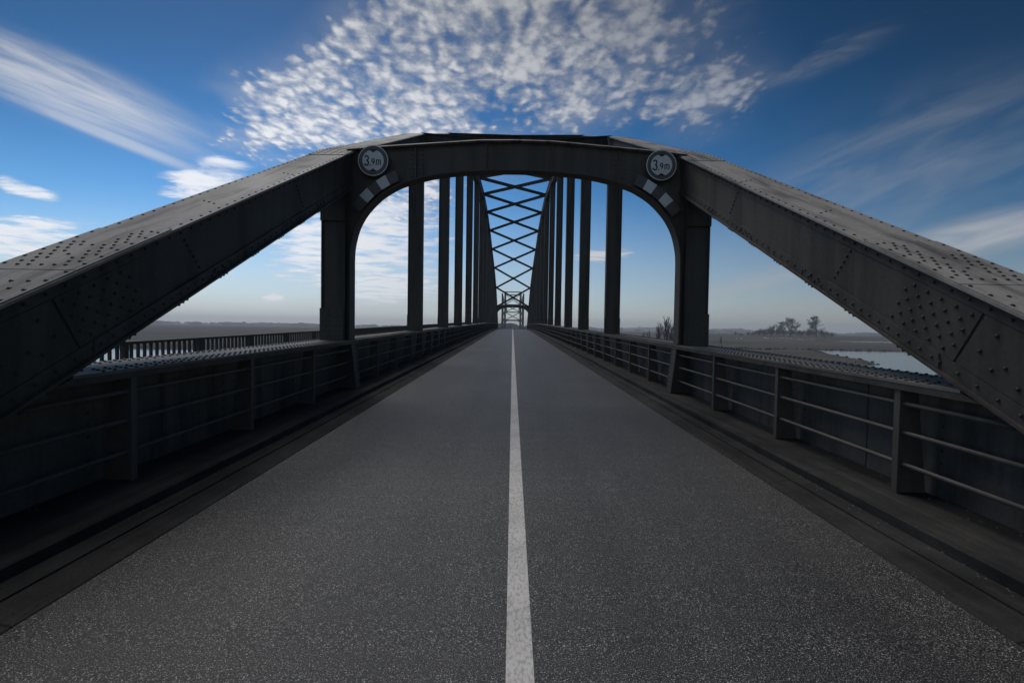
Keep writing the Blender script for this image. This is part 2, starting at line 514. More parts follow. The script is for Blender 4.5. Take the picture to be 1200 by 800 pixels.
TOPL = [(3.64, 5.27), (2.6, 5.36), (.8, 5.50), (0, 5.515), (-.8, 5.50), (-2.6, 5.36), (-3.64, 5.27)]
def toph(x):
    x = abs(x)
    for (a, za), (b, zb) in zip(reversed(TOPL[:4]), list(reversed(TOPL[:4]))[1:]):
        if x <= b: return za + (zb - za) * (x - a) / (b - a)
    return TOPL[0][1]

def portal(Y, near=True):
    zb = zd(Y)
    root_mb = MB()
    # web plate as strips between curve and top
    xs = CURVE
    half = KC                                  # from post foot to centre
    for sg in (-1, 1):
        for (xa, za), (xb, z2) in zip(half, half[1:]):
            if xa > 3.5 and za < 3.6:          # beside the post
                root_mb.quadhex([(sg * xa, Y - .006, zb + za), (sg * 3.66, Y - .006, zb + za), (sg * 3.66, Y + .006, zb + za), (sg * xa, Y + .006, zb + za),
                                 (sg * xb, Y - .006, zb + z2), (sg * 3.66, Y - .006, zb + z2), (sg * 3.66, Y + .006, zb + z2), (sg * xb, Y + .006, zb + z2)])
                x_last, z_last = xb, z2
            else:
                root_mb.quadhex([(sg * xa, Y - .006, zb + za), (sg * xb, Y - .006, zb + z2), (sg * xb, Y + .006, zb + z2), (sg * xa, Y + .006, zb + za),
                                 (sg * xa, Y - .006, zb + toph(xa)), (sg * xb, Y - .006, zb + toph(xb)), (sg * xb, Y + .006, zb + toph(xb)), (sg * xa, Y + .006, zb + toph(xa))])
        root_mb.quadhex([(sg * 3.66, Y - .006, zb + z_last), (sg * x_last, Y - .006, zb + z_last), (sg * x_last, Y + .006, zb + z_last), (sg * 3.66, Y + .006, zb + z_last),
                         (sg * 3.66, Y - .006, zb + 5.26), (sg * x_last, Y - .006, zb + toph(x_last)), (sg * x_last, Y + .006, zb + toph(x_last)), (sg * 3.66, Y + .006, zb + 5.26)])
    o = root_mb.build('portal_frame', PORTST, bridge)
    # posts
    for sg in (-1, 1):
        p = MB()
        t = 4.55
        p.box(sg * 3.655, sg * 3.68, Y - .15, Y + .15, zb + ZF, zb + t)
        p.box(sg * 4.145, sg * 4.17, Y - .15, Y + .15, zb + ZF, zb + t)
        p.box(sg * 3.681, sg * 4.144, Y - .10, Y - .085, zb + ZF, zb + t)
        po = p.build('post', STEEL, o)
        g = MB(); g.box(sg * 3.675, sg * 4.186, Y - .175, Y - .155, zb + ZF + .001, zb + ZF + .68)
        g.build('gusset_plate', STEEL, po); g = MB()
        g.box(sg * 3.675, sg * 4.181, Y - .175, Y - .155, zb + 3.75, zb + 4.5)
        g.build('gusset_plate', STEEL, po)
    # flange following the curve
    def ribbon(mb, pts, y0, y1, th, sgn_n):
        ns = []
        for i, p in enumerate(pts):
            a = pts[max(i - 1, 0)]; b = pts[min(i + 1, len(pts) - 1)]
            dx, dz = b[0] - a[0], b[1] - a[1]; l = sqrt(dx * dx + dz * dz) or 1
            ns.append((-dz / l * sgn_n, dx / l * sgn_n))
        for i in range(len(pts) - 1):
            (xa, za), (xb, z2) = pts[i], pts[i + 1]; na, nb_ = ns[i], ns[i + 1]
            mb.quadhex([(xa, y0, zb + za), (xb, y0, zb + z2), (xb, y1, zb + z2), (xa, y1, zb + za),
                        (xa + na[0] * th, y0, zb + za + na[1] * th), (xb + nb_[0] * th, y0, zb + z2 + nb_[1] * th),
                        (xb + nb_[0] * th, y1, zb + z2 + nb_[1] * th), (xa + na[0] * th, y1, zb + za + na[1] * th)])
        return ns
    fl = MB(); ns = ribbon(fl, CURVE, Y - .15, Y + .15, .02, 1)
    fl.build('curved_flange', PORTST, o)
    tf = MB(); ribbon(tf, TOPL, Y - .13, Y + .13, .022, -1)
    for (xa, za), (xb, z2) in zip(TOPL, TOPL[1:]):       # sloped front lip, shaped to catch sky light as a bright line
        tf.quadhex([(xa, Y - .13, zb + za), (xb, Y - .13, zb + z2), (xb, Y - .1301, zb + z2 + .0218), (xa, Y - .1301, zb + za + .0218),
                    (xa, Y - .165, zb + za - .012), (xb, Y - .165, zb + z2 - .012), (xb, Y - .164, zb + z2 - .008), (xa, Y - .164, zb + za - .008)])
    tf.build('top_flange', TOPST, o)  # pale colour carries the sky light along this edge
    # foot brackets below the rail line
    for sg in (-1, 1):
        fb = MB()
        fb.quadhex([(sg * 3.405, Y - .14, zb + .157), (sg * 3.43, Y - .14, zb + .157), (sg * 3.43, Y + .14, zb + .157), (sg * 3.405, Y + .14, zb + .157),
                    (sg * 3.525, Y - .14, zb + 1.24), (sg * 3.55, Y - .14, zb + 1.24), (sg * 3.55, Y + .14, zb + 1.24), (sg * 3.525, Y + .14, zb + 1.24)])
        fb.quadhex([(sg * 3.431, Y - .01, zb + .157), (sg * 3.848, Y - .01, zb + .157), (sg * 3.848, Y + .01, zb + .157), (sg * 3.431, Y + .01, zb + .157),
                    (sg * 3.54, Y - .01, zb + 1.105), (sg * 3.848, Y - .01, zb + 1.105), (sg * 3.848, Y + .01, zb + 1.105), (sg * 3.54, Y + .01, zb + 1.105)])
        if near:
            for q in range(9):
                t = .3 + q * .1; x = 3.405 + (t - .157) / 1.083 * .12
                for yy in (-.09, .09): fb.rivet((sg * (x - .001), Y + yy, zb + t), (-sg, 0, .1), .02, .015)
        fb.build('foot_bracket', STEEL, o)
    # vertical stiffeners
    for x in (-2.17, -.66, .75, 2.2):
        st = MB()
        zt = toph(x); zl = min(KC, key=lambda p: abs(p[0] - abs(x)))[1]
        st.box(x - .012, x + .012, Y - .085, Y - .0065, zb + zl + .025, zb + zt - .01)
        if abs(x) > 1.5: st.box(x - .16, x + .16, Y - .0185, Y - .0068, zb + zl + .06, zb + zt - .03)
        st.build('stiffener', PORTST, o)
    if near:
        rv = MB()
        for x in (-2.17, 2.2):
            zl = min(KC, key=lambda p: abs(p[0] - abs(x)))[1]
            for c in (-.13, -.07, .07, .13):
                for r in range(6): rv.rivet((x + c, Y - .0185, zb + zl + .13 + r * .1), (0, -1, 0), .019, .02)
        # along the curved flange, seen from below
        acc = 0
        for i in range(2, len(CURVE) - 2):
            a, b = CURVE[i], CURVE[i + 1]
            l = sqrt((a[0] - b[0]) ** 2 + (a[1] - b[1]) ** 2); m = max(1, round(l / .11))
            for q in range(m):
                x = a[0] + (b[0] - a[0]) * q / m; z = a[1] + (b[1] - a[1]) * q / m
                for yy in (-.09, .09): rv.rivet((x, Y + yy, zb + z), (-ns[i][0], 0, -ns[i][1]), .02, .017)
        for sg in (-1, 1):
            for q in range(28): rv.rivet((sg * 3.61, Y - .0065, zb + 1.35 + q * .115), (0, -1, 0), .017, .014)
            for q in range(9):
                for x in (3.72, 3.83, 4.0, 4.11):
                    if q < 6: rv.rivet((sg * x, Y - .175, zb + 1.28 + q * .11), (0, -1, 0), .019, .015)
            for q in range(12): rv.rivet((sg * 3.63, Y - .0065, zb + 3.9 + q * .11), (0, -1, 0), .017, .014)
        for q in range(60):
            x = -3.5 + q * 7 / 59
            rv.rivet((x, Y - .09, zb + toph(x) + .022), (0, 0, 1), .018, .015)
        tag(rv.build('rivet_rows', RIVET, o), kind='stuff')
    return o
portal(D0); portal(D0 + NB * S, False)

# ---- lateral bracing: one crossed pair per bay
for k in range(NB):
    ya, yb = D0 + k * S, D0 + (k + 1) * S
    for a, b in ((-1, 1), (1, -1)):
        mb = MB(); dz = .0 if a < 0 else .012
        off = .06
        za, zb_ = NODEZ[k] - off, NODEZ[k + 1] - off
        A = Vector(W(a * (3.47 + narrow(ya)), ya + .12, za + (.05 if k == 0 else 0))); B = Vector(W(b * (3.47 + narrow(yb)), yb - .12, zb_))
        mid = (A + B) / 2
        mb.bar(A, B, .4, .014)
        mb.bar(A - Vector((0, 0, .15)), B - Vector((0, 0, .15)), .02, .29)
        if a > 0:                                   # this one is cut for the crossing, spliced by the gusset
            mb = MB(); d = (B - A).normalized()
            for P, Q in ((A, mid - d * .12), (mid + d * .12, B)):
                mb.bar(P, Q, .4, .014); mb.bar(P - Vector((0, 0, .15)), Q - Vector((0, 0, .15)), .02, .29)
        o = mb.build('lateral_brace', STEEL, bridge)
        if a < 0:
            g = MB(); u = (Vector((0, yb - ya, zb_ - za))).normalized()
            g.bar(mid - u * .3 + Vector((0, 0, .02)), mid + u * .3 + Vector((0, 0, .02)), .5, .012)
            if k < 3:
                for q in range(6):
                    for xx in (-.17, .17): g.rivet(mid + u * (-.22 + q * .088) + Vector((xx, 0, .026)), (0, 0, 1), .022, .03)
            g.build('gusset_plate', STEEL, o)

# ------------------------------------------------------------------ guard railings in front of the girders
KR = range(-6, int((108 - D0) / (S / 4)) + 1)
def guard(sgn, side):
    y0 = D0 - 6 * S / 4
    root = empty('guard_railing', (sgn * 3.56, y0, zd(y0) + .155), f'dark steel guard railing of three pipes and flat posts in front of the {side} girder', 'railing', 'guard railings inside the bridge')
    p = MB()
    p.box(sgn * 3.53, sgn * 3.548, -.031, .031, 0, ZF - .155 - .03)
    p.quadhex([(sgn * 3.549, -.006, 0), (sgn * 3.82, -.006, 0), (sgn * 3.82, .006, 0), (sgn * 3.549, .006, 0),
               (sgn * 3.549, -.006, ZF - .155 - .09), (sgn * 3.72, -.006, ZF - .155 - .09), (sgn * 3.72, .006, ZF - .155 - .09), (sgn * 3.549, .006, ZF - .155 - .09)])
    proto = None
    for k in KR:
        if k in (0, NB * 4): continue
        if D0 + k * S / 4 < 3.4: continue
        y = D0 + k * S / 4
        if proto is None:
            proto = p.build('post', RAILST); o = proto
        else:
            o = proto.copy(); COL.objects.link(o)
        o.parent = root
        o.location = (-root.location.x, y - root.location.y, zd(y) + .155 - root.location.z)
    for z in (.43, .72, .985):
        ya = (z + .82 - 5.3) / .516 + D0 + .06
        ys = [ya] + [y0 + S / 4 * i for i in range(int((107 - y0) / (S / 4)) + 1) if y0 + S / 4 * i > ya + .3]
        mb = MB(); mb.tube([W(sgn * 3.575, y, z) for y in ys], .021, 8)
        o = mb.build('rail_pipe', RAILST, smooth=True)
        o.parent = root; o.location = tuple(-c for c in root.location)
    return root
guard(-1, 'left'); guard(1, 'right')

# ------------------------------------------------------------------ balustrade of the outer footway
def balustrade():
    root = empty('footway_balustrade', (-6.9, 0, .1), 'dark steel balustrade of close upright bars along the outer left footway', 'railing')
    def link(mb, name):
        o = mb.build(name, RAILST); o.parent = root; o.location = tuple(-c for c in root.location); return o
    ys = [D0 + k * S / 4 for k in range(-6, 50)]
    t = MB(); b = MB()
    for ya, yb in zip(ys, ys[1:]):
        for mb, z0, z1, w in ((t, 1.15, 1.20, .05), (b, .22, .26, .03)):
            mb.quadhex([W(-6.9 - w, ya, z0), W(-6.9 + w, ya, z0), W(-6.9 + w, yb, z0), W(-6.9 - w, yb, z0),
                        W(-6.9 - w, ya, z1), W(-6.9 + w, ya, z1), W(-6.9 + w, yb, z1), W(-6.9 - w, yb, z1)])
    link(t, 'hand_rail'); link(b, 'bottom_rail')
    for i, (ya, yb) in enumerate(zip(ys, ys[1:])):
        p = MB(); p.quadhex([W(-6.9 + x, ya + y, z) for z in (.09, 1.149) for x, y in ((-.045, -.045), (.045, -.045), (.045, .045), (-.045, .045))])
        link(p, 'post')
        m = MB()
        for q in range(1, 13):
            y = ya + (yb - ya) * q / 13
            m.quadhex([W(-6.9 + x, y + d, z) for z in (.261, 1.149) for x, d in ((-.02, -.02), (.02, -.02), (.02, .02), (-.02, .02))])
        link(m, 'baluster_panel')
balustrade()

# ------------------------------------------------------------------ signs and hazard boards
SIGNW = plain('sign_white', (.72, .67, .59), .5, .4, .08, 30)
SIGNR = plain('sign_ring_grey', (.10, .088, .078), .5, .4, .12, 30)
SIGNK = plain('sign_black', .012, .5, .4, .1, 30)
def disc(mb, c, r0, r1, y, n=48, th=.0):
    b = len(mb.v)
    for i in range(n):
        t = 2 * pi * i / n
        mb.v.append((c[0] + r0 * cos(t), y, c[1] + r0 * sin(t))); mb.v.append((c[0] + r1 * cos(t), y, c[1] + r1 * sin(t)))
    for i in range(n):
        j = (i + 1) % n; mb.f.append((b + 2 * i, b + 2 * j, b + 2 * j + 1, b + 2 * i + 1))
def sign(sx, label):
    zb = zd(D0); c = (sx, zb + 5.02); y = D0 - .19; R = .316
    root = empty('clearance_sign', (sx, y, c[1]), label, 'road sign', 'height limit signs on the portal')
    def link(mb, name, mat):
        o = mb.build(name, mat); o.parent = root; o.location = tuple(-q for q in root.location); return o
    pl = MB(); b = 48
    pl.prism([(c[0] + R * cos(2 * pi * i / b), c[1] + R * sin(2 * pi * i / b)) for i in range(b)], y, y + .025)
    link(pl, 'sign_plate', SIGNW)
    ring = MB(); disc(ring, c, .228, R - .013, y - .003); link(ring, 'border_ring', SIGNR)
    rim = MB(); pts = [(c[0] + R * cos(2 * pi * i / 48), y + .005, c[1] + R * sin(2 * pi * i / 48)) for i in range(49)]
    rim.tube(pts, .008, 5); link(rim, 'rim', SIGNW)
    tr = MB()
    tr.v += [(c[0] - .088, y - .006, c[1] + .227), (c[0] + .088, y - .006, c[1] + .227), (c[0], y - .006, c[1] + .168)]; tr.f.append((0, 1, 2))
    link(tr, 'upper_arrow', SIGNK)
    tr = MB()
    tr.v += [(c[0] - .088, y - .006, c[1] - .227), (c[0] + .088, y - .006, c[1] - .227), (c[0], y - .006, c[1] - .168)]; tr.f.append((0, 1, 2))
    link(tr, 'lower_arrow', SIGNK)
    # clamp behind the plate
    br = MB(); br.box(c[0] - .2, c[0] + .2, y + .026, D0 - .02, c[1] - .12, c[1] - .08); br.box(c[0] - .2, c[0] + .2, y + .026, D0 - .02, c[1] + .08, c[1] + .12)
    link(br, 'bracket', STEEL)
    def arc(cx, cz, rx, rz, a0, a1, n=14):
        return [(cx + rx * cos(radians(a0 + (a1 - a0) * k / n)), cz + rz * sin(radians(a0 + (a1 - a0) * k / n))) for k in range(n + 1)]
    glyphs = (
        ([arc(-.145, .052, .040, .050, 165, -90), arc(-.145, -.056, .043, .054, 90, -165)], .0155),
        ([[(-.066, -.104), (-.066, -.103)]], .012),
        ([arc(0, .002, .026, .036, 0, 360, 20), [(.026, .004), (.025, -.03), (.012, -.064), (-.006, -.096)]], .0115),
        ([[(.076, -.098), (.076, .018)], arc(.098, -.012, .022, .026, 175, 0) + [(.120, -.098)], arc(.144, -.012, .023, .026, 175, 0) + [(.167, -.098)]], .0105))
    for strokes, r in glyphs:
        mb = MB()
        for st in strokes: mb.tube([(x, 0, z) for x, z in st], r, 8)
        if r == .012:
            mb = MB(); mb.box(-.078, -.054, -.02, .02, -.116, -.092)
        mb.v = [(x * .95, y * .15, z * .95) for x, y, z in mb.v]
        o = mb.build('lettering', SIGNK); o.parent = root; o.location = (0, -.005, 0)
sign(-3.055, 'round 3.9 m height limit sign on the left corner of the near portal')
sign(3.075, 'round 3.9 m height limit sign on the right corner of the near portal')

def hazard(sg, label):
    zb = zd(D0); y = D0 - .165
    # arc of five fields just outside the curve
    P = [(3.34, 3.94), (3.18, 4.135), (3.035, 4.285), (2.87, 4.415), (2.695, 4.525), (2.50, 4.615)]
    root = empty('hazard_board', (sg * 2.95, y, zb + 4.3), label, 'warning board', 'striped warning boards at the portal corners')
    w = .23
    nrm = []
    for i in range(6):
        a = P[max(i - 1, 0)]; b = P[min(i + 1, 5)]; dx, dz = b[0] - a[0], b[1] - a[1]; l = sqrt(dx * dx + dz * dz); nrm.append((-dz / l, dx / l))
    nrm = [(-n[0], -n[1]) if n[1] < 0 else n for n in nrm]
    nrm = [n if n[0] > 0 else (-n[0], -n[1]) for n in nrm]
    for i in range(5):
        mb = MB(); a, b = P[i], P[i + 1]; na, nb = nrm[i], nrm[i + 1]
        q = [(a[0], a[1]), (b[0], b[1]), (b[0] + nb[0] * w, b[1] + nb[1] * w), (a[0] + na[0] * w, a[1] + na[1] * w)]
        mb.prism([(sg * x, zb + z) for x, z in q], y, y + .012)
        o = mb.build('white_field' if i % 2 else 'dark_field', SIGNW if i % 2 else SIGNR)
        o.parent = root; o.location = tuple(-c for c in root.location)
    bk = MB()
    for i in (1, 4):
        x = P[i][0] + nrm[i][0] * .1; z = P[i][1] + nrm[i][1] * .1
        bk.box(sg * x - .02, sg * x + .02, y + .013, D0 - .008, zb + z - .02, zb + z + .02)
    o = bk.build('bracket', STEEL); o.parent = root; o.location = tuple(-c for c in root.location)
hazard(-1, 'curved board of dark and white fields under the left height sign')
hazard(1, 'curved board of dark and white fields under the right height sign')

# ------------------------------------------------------------------ far span with its gate tower
def far_span():
    root = empty('lift_span', (0, 200, zd(200)), 'tall cross braced steel truss span standing beyond the arch', 'bridge')
    def link(mb, name, mat=FARST):
        o = mb.build(name, mat); o.parent = root; o.location = tuple(-c for c in root.location); return o
    for Y, tall in ((198, 17.6), (212, 17.4)):
        z0 = zd(Y) - .6; zt = zd(198) + tall
        for s in (-1, 1):
            m = MB(); m.box(s * 3.15, s * 3.75, Y - .3, Y + .3, z0, zt); link(m, 'tower_leg')
            if Y < 215:
                m = MB(); m.box(s * 4.3, s * 5.0, Y - .25 + 3, Y + .25 + 3, z0, zt - .6); link(m, 'tower_leg')
                m = MB()
                for q in range(5):
                    za = z0 + 2 + q * 3
                    m.bar((s * 3.76, Y + .1, za), (s * 4.29, Y + 2.8, za + 2.4), .16, .16)
                link(m, 'side_lacing')
        levels = [5.2, 8.9, 12.1, tall] if Y < 200 else [5.7, 9.4, 12.6, tall]
        for q, z in enumerate(levels):
            m = MB(); m.box(-3.14, 3.14, Y - .2, Y + .2, zd(198) + z - (.42 if q else .35), zd(198) + z); link(m, 'cross_strut')
        for za, zb_ in zip(levels, levels[1:]):
            for a in (-1, 1):
                m = MB(); m.bar((a * 3.14, Y + a * .12, zd(198) + za), (-a * 3.14, Y + a * .12, zd(198) + zb_ - .4), .2, .24, (0, 1, 0)); link(m, 'cross_brace')
        kb = MB()
        for a in (-1, 1):
            kb.bar((a * 3.14, Y, zd(198) + 4.5), (a * 2.2, Y, zd(198) + 5.3), .2, .2)
        link(kb, 'knee_bracket')
    for s in (-1, 1):
        m = MB()
        for z, z2 in ((17.3, 12.5),):
            m.bar((s * 3.45, 198.4, zd(198) + z), (s * 3.45, 260, zd(198) + z2 - 1), .5, .6)
        m.bar((s * 3.45, 198, zd(198) + .6), (s * 3.45, 260, zd(198) - 0), .4, 1.2)
        link(m, 'side_truss')
far_span()

# ------------------------------------------------------------------ terrain and water
WZ = -6.6
def smooth(a, b, x):
    t = max(0., min(1., (x - a) / (b - a))); return t * t * (3 - 2 * t)
def ground(x, y):
    r = sqrt(x * x + y * y)
    n = mnoise.noise(Vector((x * .012, y * .012, 1))) * 1.0 + mnoise.noise(Vector((x * .04, y * .04, 4))) * .4
    h = WZ + .8 + .35 * n
    # the river passes under the near bridge
    wob = 18 * mnoise.noise(Vector((x * .008, 0, 7)))
    if x < 0: near, far = -90, 150 + .10 * x + wob
    else: near, far = -90, 120 + min(x, 130) * .0 + max(0, min(1, (x - 100) / 45)) * 92 + wob
    river = smooth(near - 20, near + 15, y) * (1 - smooth(far - 12, far + 14, y))
    h -= river * 4.2
    # pond behind the bank on the right
    px, py = (x - 420) / 105, (y - 455 - .05 * (x - 420)) / 72
    d = px * px + py * py + .5 * n
    h -= 3.2 * (1 - smooth(.6, 1.3, d))
    px, py = (x - 560) / 60, (y - 640) / 26
    h -= 2.6 * (1 - smooth(.6, 1.3, px * px + py * py + .5 * n))
    # meadow rises gently to a low ridge
    if x > 0: h += 3.2 * smooth(390, 600, y - .05 * x) * smooth(120, 220, x) * (1 - smooth(620, 720, x - .3 * y))
    else: h += 2.6 * smooth(220, 700, y)
    # the far end of the bridge reaches a bank
    h += (zd(262) - .6 - (WZ + .8)) * smooth(215, 275, y) * (1 - smooth(14, 45, abs(x))) * (1 - smooth(500, 900, y))
    # hills
    ang = math.atan2(x, y)
    h += smooth(2300, 3600, r) * (2 + 3 * mnoise.noise(Vector((ang * 6, 3, 0))) + 26 * math.exp(-((ang - .285) / .075) ** 2) + 16 * math.exp(-((ang - .45) / .1) ** 2))
    return h
def terrain():
    rs = [14.0]
    while rs[-1] < 3900: rs.append(rs[-1] * 1.032)
    NA = 300; v = []; f = []
    angs = []
    for i in range(NA):                     # finer ahead
        t = -1 + 2 * i / NA
        angs.append(pi * (.45 * t + .55 * t ** 3))
    v.append((0, 0, ground(0, 0)))
    for r in rs:
        for a in angs:
            x, y = r * sin(a), r * cos(a); v.append((x, y, ground(x, y)))
    for j in range(NA): f.append((0, 1 + (j + 1) % NA, 1 + j))
    for i in range(len(rs) - 1):
        for j in range(NA):
            k = (j + 1) % NA
            f.append((1 + i * NA + j, 1 + i * NA + k, 1 + (i + 1) * NA + k, 1 + (i + 1) * NA + j))
    me = bpy.data.meshes.new('terrain'); me.from_pydata(v, [], f)
    for p in me.polygons: p.use_smooth = True
    m, nt, N, L, b = new_mat('winter_meadow')
    pos = geo_pos(nt)
    c = mixc(nt, (.088, .080, .066), ramp(nt, noise_node(nt, pos, .02, 6, .65, (.5, 2.2, 1)), [(.3, .55), (.5, 1.0), (.7, 1.5)]))
    c = mixc(nt, c, ramp(nt, noise_node(nt, pos, .3, 5, .7), [(.3, .7), (.7, 1.3)]))
    L.new(c, b.inputs['Base Color']); b.inputs['Roughness'].default_value = .95; b.inputs['Specular IOR Level'].default_value = .1
    me.materials.append(m)
    o = bpy.data.objects.new('terrain', me); COL.objects.link(o)
    tag(o, 'flat winter meadow and low hills beside the river', kind='structure')
    wm, nt, N, L, b = new_mat('river_water')
    b.inputs['Base Color'].default_value = (.03, .035, .038, 1); b.inputs['Roughness'].default_value = .12
    b.inputs['IOR'].default_value = 1.33; b.inputs['Specular IOR Level'].default_value = .5
    bump(nt, b, noise_node(nt, geo_pos(nt), .9, 4, .6, (1, .5, 1)), .35, .12)
    w = bpy.data.meshes.new('water'); n = 64
    w.from_pydata([(0, 0, WZ)] + [(3800 * cos(2 * pi * i / n), 3800 * sin(2 * pi * i / n), WZ) for i in range(n)], [], [(0, 1 + i, 1 + (i + 1) % n) for i in range(n)])
    w.materials.append(wm); o = bpy.data.objects.new('water', w); COL.objects.link(o)
    tag(o, 'pale still river water reflecting the sky', kind='structure')
terrain()

# ------------------------------------------------------------------ bare winter trees
BARK = plain('bare_bark', (.05, .047, .043), .9, .1, .25, 3)
def bare_tree(H, seed, spread=.8, levels=5, shrub=False, upright=0., tw=.03):
    """trunk and crown of a leafless tree: limbs fork into ever finer twigs inside a rounded outline"""
    rnd = random.Random(seed); tr = MB(); cr = MB()
    def grow(mb, p, d, L, r, lev):
        n = 3; pts = [p]; q = p; dd = d.copy()
        for i in range(n):
            dd = (dd + Vector((rnd.gauss(0, .13), rnd.gauss(0, .13), .07 + upright * .1 + rnd.gauss(0, .07)))).normalized()
            q = q + dd * L / n; pts.append(q)
        mb.tube(pts, [max(r * (1 - .55 * i / n), .02) for i in range(n + 1)], 5 if lev == 0 else 3)
        if lev >= levels: return
        for c in range(rnd.randint(9, 11) if lev == 0 else rnd.randint(4, 6)):
            t = rnd.uniform(.16 if lev == 0 else .28, 1.0); i = min(int(t * n), n - 1); b = pts[i].lerp(pts[i + 1], t * n - i)
            az = rnd.uniform(0, 2 * pi); k = spread * rnd.uniform(.6, 1.5)
            nd = (dd + Vector((cos(az), sin(az), .05)) * k).normalized()
            Ln = H * .40 * (1.15 - .55 * t) * rnd.uniform(.8, 1.15) if lev == 0 else L * rnd.uniform(.48, .68)
            grow(cr, b, nd, Ln, max(r * (.5 if lev else .42), tw), lev + 1)
    if shrub:
        for q in range(11):
            az = rnd.uniform(0, 2 * pi)
            grow(cr if q else tr, Vector((rnd.gauss(0, H * .25), rnd.gauss(0, H * .25), -.3)), Vector((cos(az) * .45, sin(az) * .45, 1)).normalized(), H * rnd.uniform(.4, .6), H * .014, 2)
    else:
        grow(tr, Vector((0, 0, -.4)), Vector((0, 0, 1)), H * .72, H * .024, 0)
    return tr, cr
def plant(name, x, y, proto, label, cat, group, s=1, rot=0, nm=('trunk', 'crown')):
    root = empty(name, (x, y, ground(x, y)), label, cat, group)
    root.scale = (s, s, s); root.rotation_euler.z = rot
    for i, me in enumerate(proto):
        o = bpy.data.objects.new(nm[i], me); COL.objects.link(o); o.parent = root
    return root
def proto(*a, **k):
    out = []
    for nm, mb in zip(('trunk', 'crown'), bare_tree(*a, **k)):
        o = mb.build(nm, BARK); me = o.data; bpy.data.objects.remove(o); out.append(me)
    return out
T1 = proto(21, 11, .85); T2 = proto(20, 5, .95); T3 = proto(15, 23, .45, 4, upright=1.); T4 = proto(14, 29, .35, 3, upright=1.4, tw=.016); SH = [proto(7, 31 + i, .6, 5, shrub=True) for i in range(3)]
def at(px, D): return (px - 600) / 533. * D - .04
plant('bare_tree', at(957, 560), 560, T1, 'tall bare round crowned tree standing apart right of the copse', 'tree', 'bare trees on the far meadow', 1.22)
plant('bare_tree', at(925, 556), 556, T2, 'broad bare tree rising over the right end of the copse', 'tree', 'bare trees on the far meadow', 1.22, 1)
plant('bare_tree', at(912, 575), 575, T1, 'slender bare tree at the middle of the far copse', 'tree', 'bare trees on the far meadow', .85, 2.1)
plant('bare_tree', at(902, 570), 570, T3, 'small upright bare tree at the left end of the copse', 'tree', 'bare trees on the far meadow', .95, .4)
rnd = random.Random(3)
for i, (px, s) in enumerate([(879, .7), (887, 1.0), (893, 1.05), (899, 1.2), (906, 1.3), (914, 1.3), (921, 1.2), (930, 1.1), (938, .95), (944, 1.25), (951, 1.3), (961, 1.3), (967, 1.05), (973, .8), (862, .5), (868, .45)]):
    D = 545 + rnd.uniform(0, 30)
    plant('bare_shrub', at(px, D), D, SH[i % 3], 'bare grey twiggy shrub among the far copse on the meadow', 'shrub', 'shrubs of the far copse', s * 1.35, rnd.uniform(0, 6), ('stem', 'twigs'))
# thin saplings behind the right portal post
for i, (px, D, s) in enumerate([(768, 175, .62), (774, 168, .7), (779, 180, .78), (784, 172, .86), (790, 176, .7), (797, 170, .72), (761, 190, .5), (754, 200, .45), (846, 230, .35)]):
    plant('bare_sapling', at(px, D), D, T4, 'thin bare sapling on the river bank behind the right railing', 'tree', 'saplings on the right bank', s, rnd.uniform(0, 6))

# distant woods
def woods():
    mb = MB(); rnd = random.Random(12)
    bm0 = bmesh.new(); bmesh.ops.create_icosphere(bm0, subdivisions=2, radius=1)
    vs = [v.co.copy() for v in bm0.verts]; fs = [tuple(v.index for v in f.verts) for f in bm0.faces]; bm0.free()
    def lump(x, y, w, h):
        b = len(mb.v); z = ground(x, y) + h * .35; ph = rnd.uniform(0, 50)
        for v in vs:
            k = 1 + .5 * mnoise.noise(v * 2.3 + Vector((ph, ph, 0))) + rnd.uniform(-.12, .12)
            mb.v.append((x + v.x * w * k, y + v.y * w * k, z + v.z * h * .65 * k))
        mb.f.extend(tuple(b + i for i in f) for f in fs)
    for i in range(900):
        a = rnd.uniform(-.95, .95); dens = mnoise.noise(Vector((a * 9, 2, 0)))
        r = rnd.uniform(2100, 3400)
        if abs(a) < .06: r = rnd.uniform(620, 1500)
        if dens < -.25 and rnd.random() < .7: continue
        h = rnd.uniform(4, 11) * (1.1 + .5 * dens) * (1.25 if r > 2000 else 1)
        lump(r * sin(a), r * cos(a), h * rnd.uniform(.8, 2.2), h)
    for i in range(130):                       # the bank straight ahead beyond the bridge
        x = rnd.uniform(-60, 60); y = rnd.uniform(620, 1100)
        if abs(x) < 3.5: continue
        h = rnd.uniform(5, 10); lump(x, y, h * rnd.uniform(.5, .9), h)
    o = mb.build('distant_woods', plain('woodland', (.055, .052, .047), .95, .05, .3, .3), smooth=True)
    tag(o, 'hazy belt of bare woodland along the horizon', kind='stuff')
woods()
# reeds along the banks
def reeds():
    mb = MB(); rnd = random.Random(9); n = 0
    for i in range(60000):
        x = rnd.uniform(60, 520); y = rnd.uniform(110, 430) if rnd.random() < .6 else rnd.uniform(260, 560)
        g = ground(x, y)
        if not (WZ + .02 < g < WZ + .55): continue
        if n > 6000: break
        n += 1
        h = rnd.uniform(.15, .6); w = rnd.uniform(.2, .9); a = rnd.uniform(0, pi); dx, dy = cos(a) * w, sin(a) * w; b = len(mb.v)
        mb.v += [(x - dx, y - dy, g - .1), (x + dx, y + dy, g - .1), (x + dx * .6 + rnd.uniform(-.2, .2), y + dy * .6, g + h), (x - dx * .4, y - dy * .4, g + h * .8)]
        mb.f.append((b, b + 1, b + 2, b + 3))
    o = mb.build('reeds', plain('dry_reed', (.09, .085, .075), .95, .05, .3, .5))
    tag(o, 'dry reeds fringing the river bank', kind='stuff')
reeds()
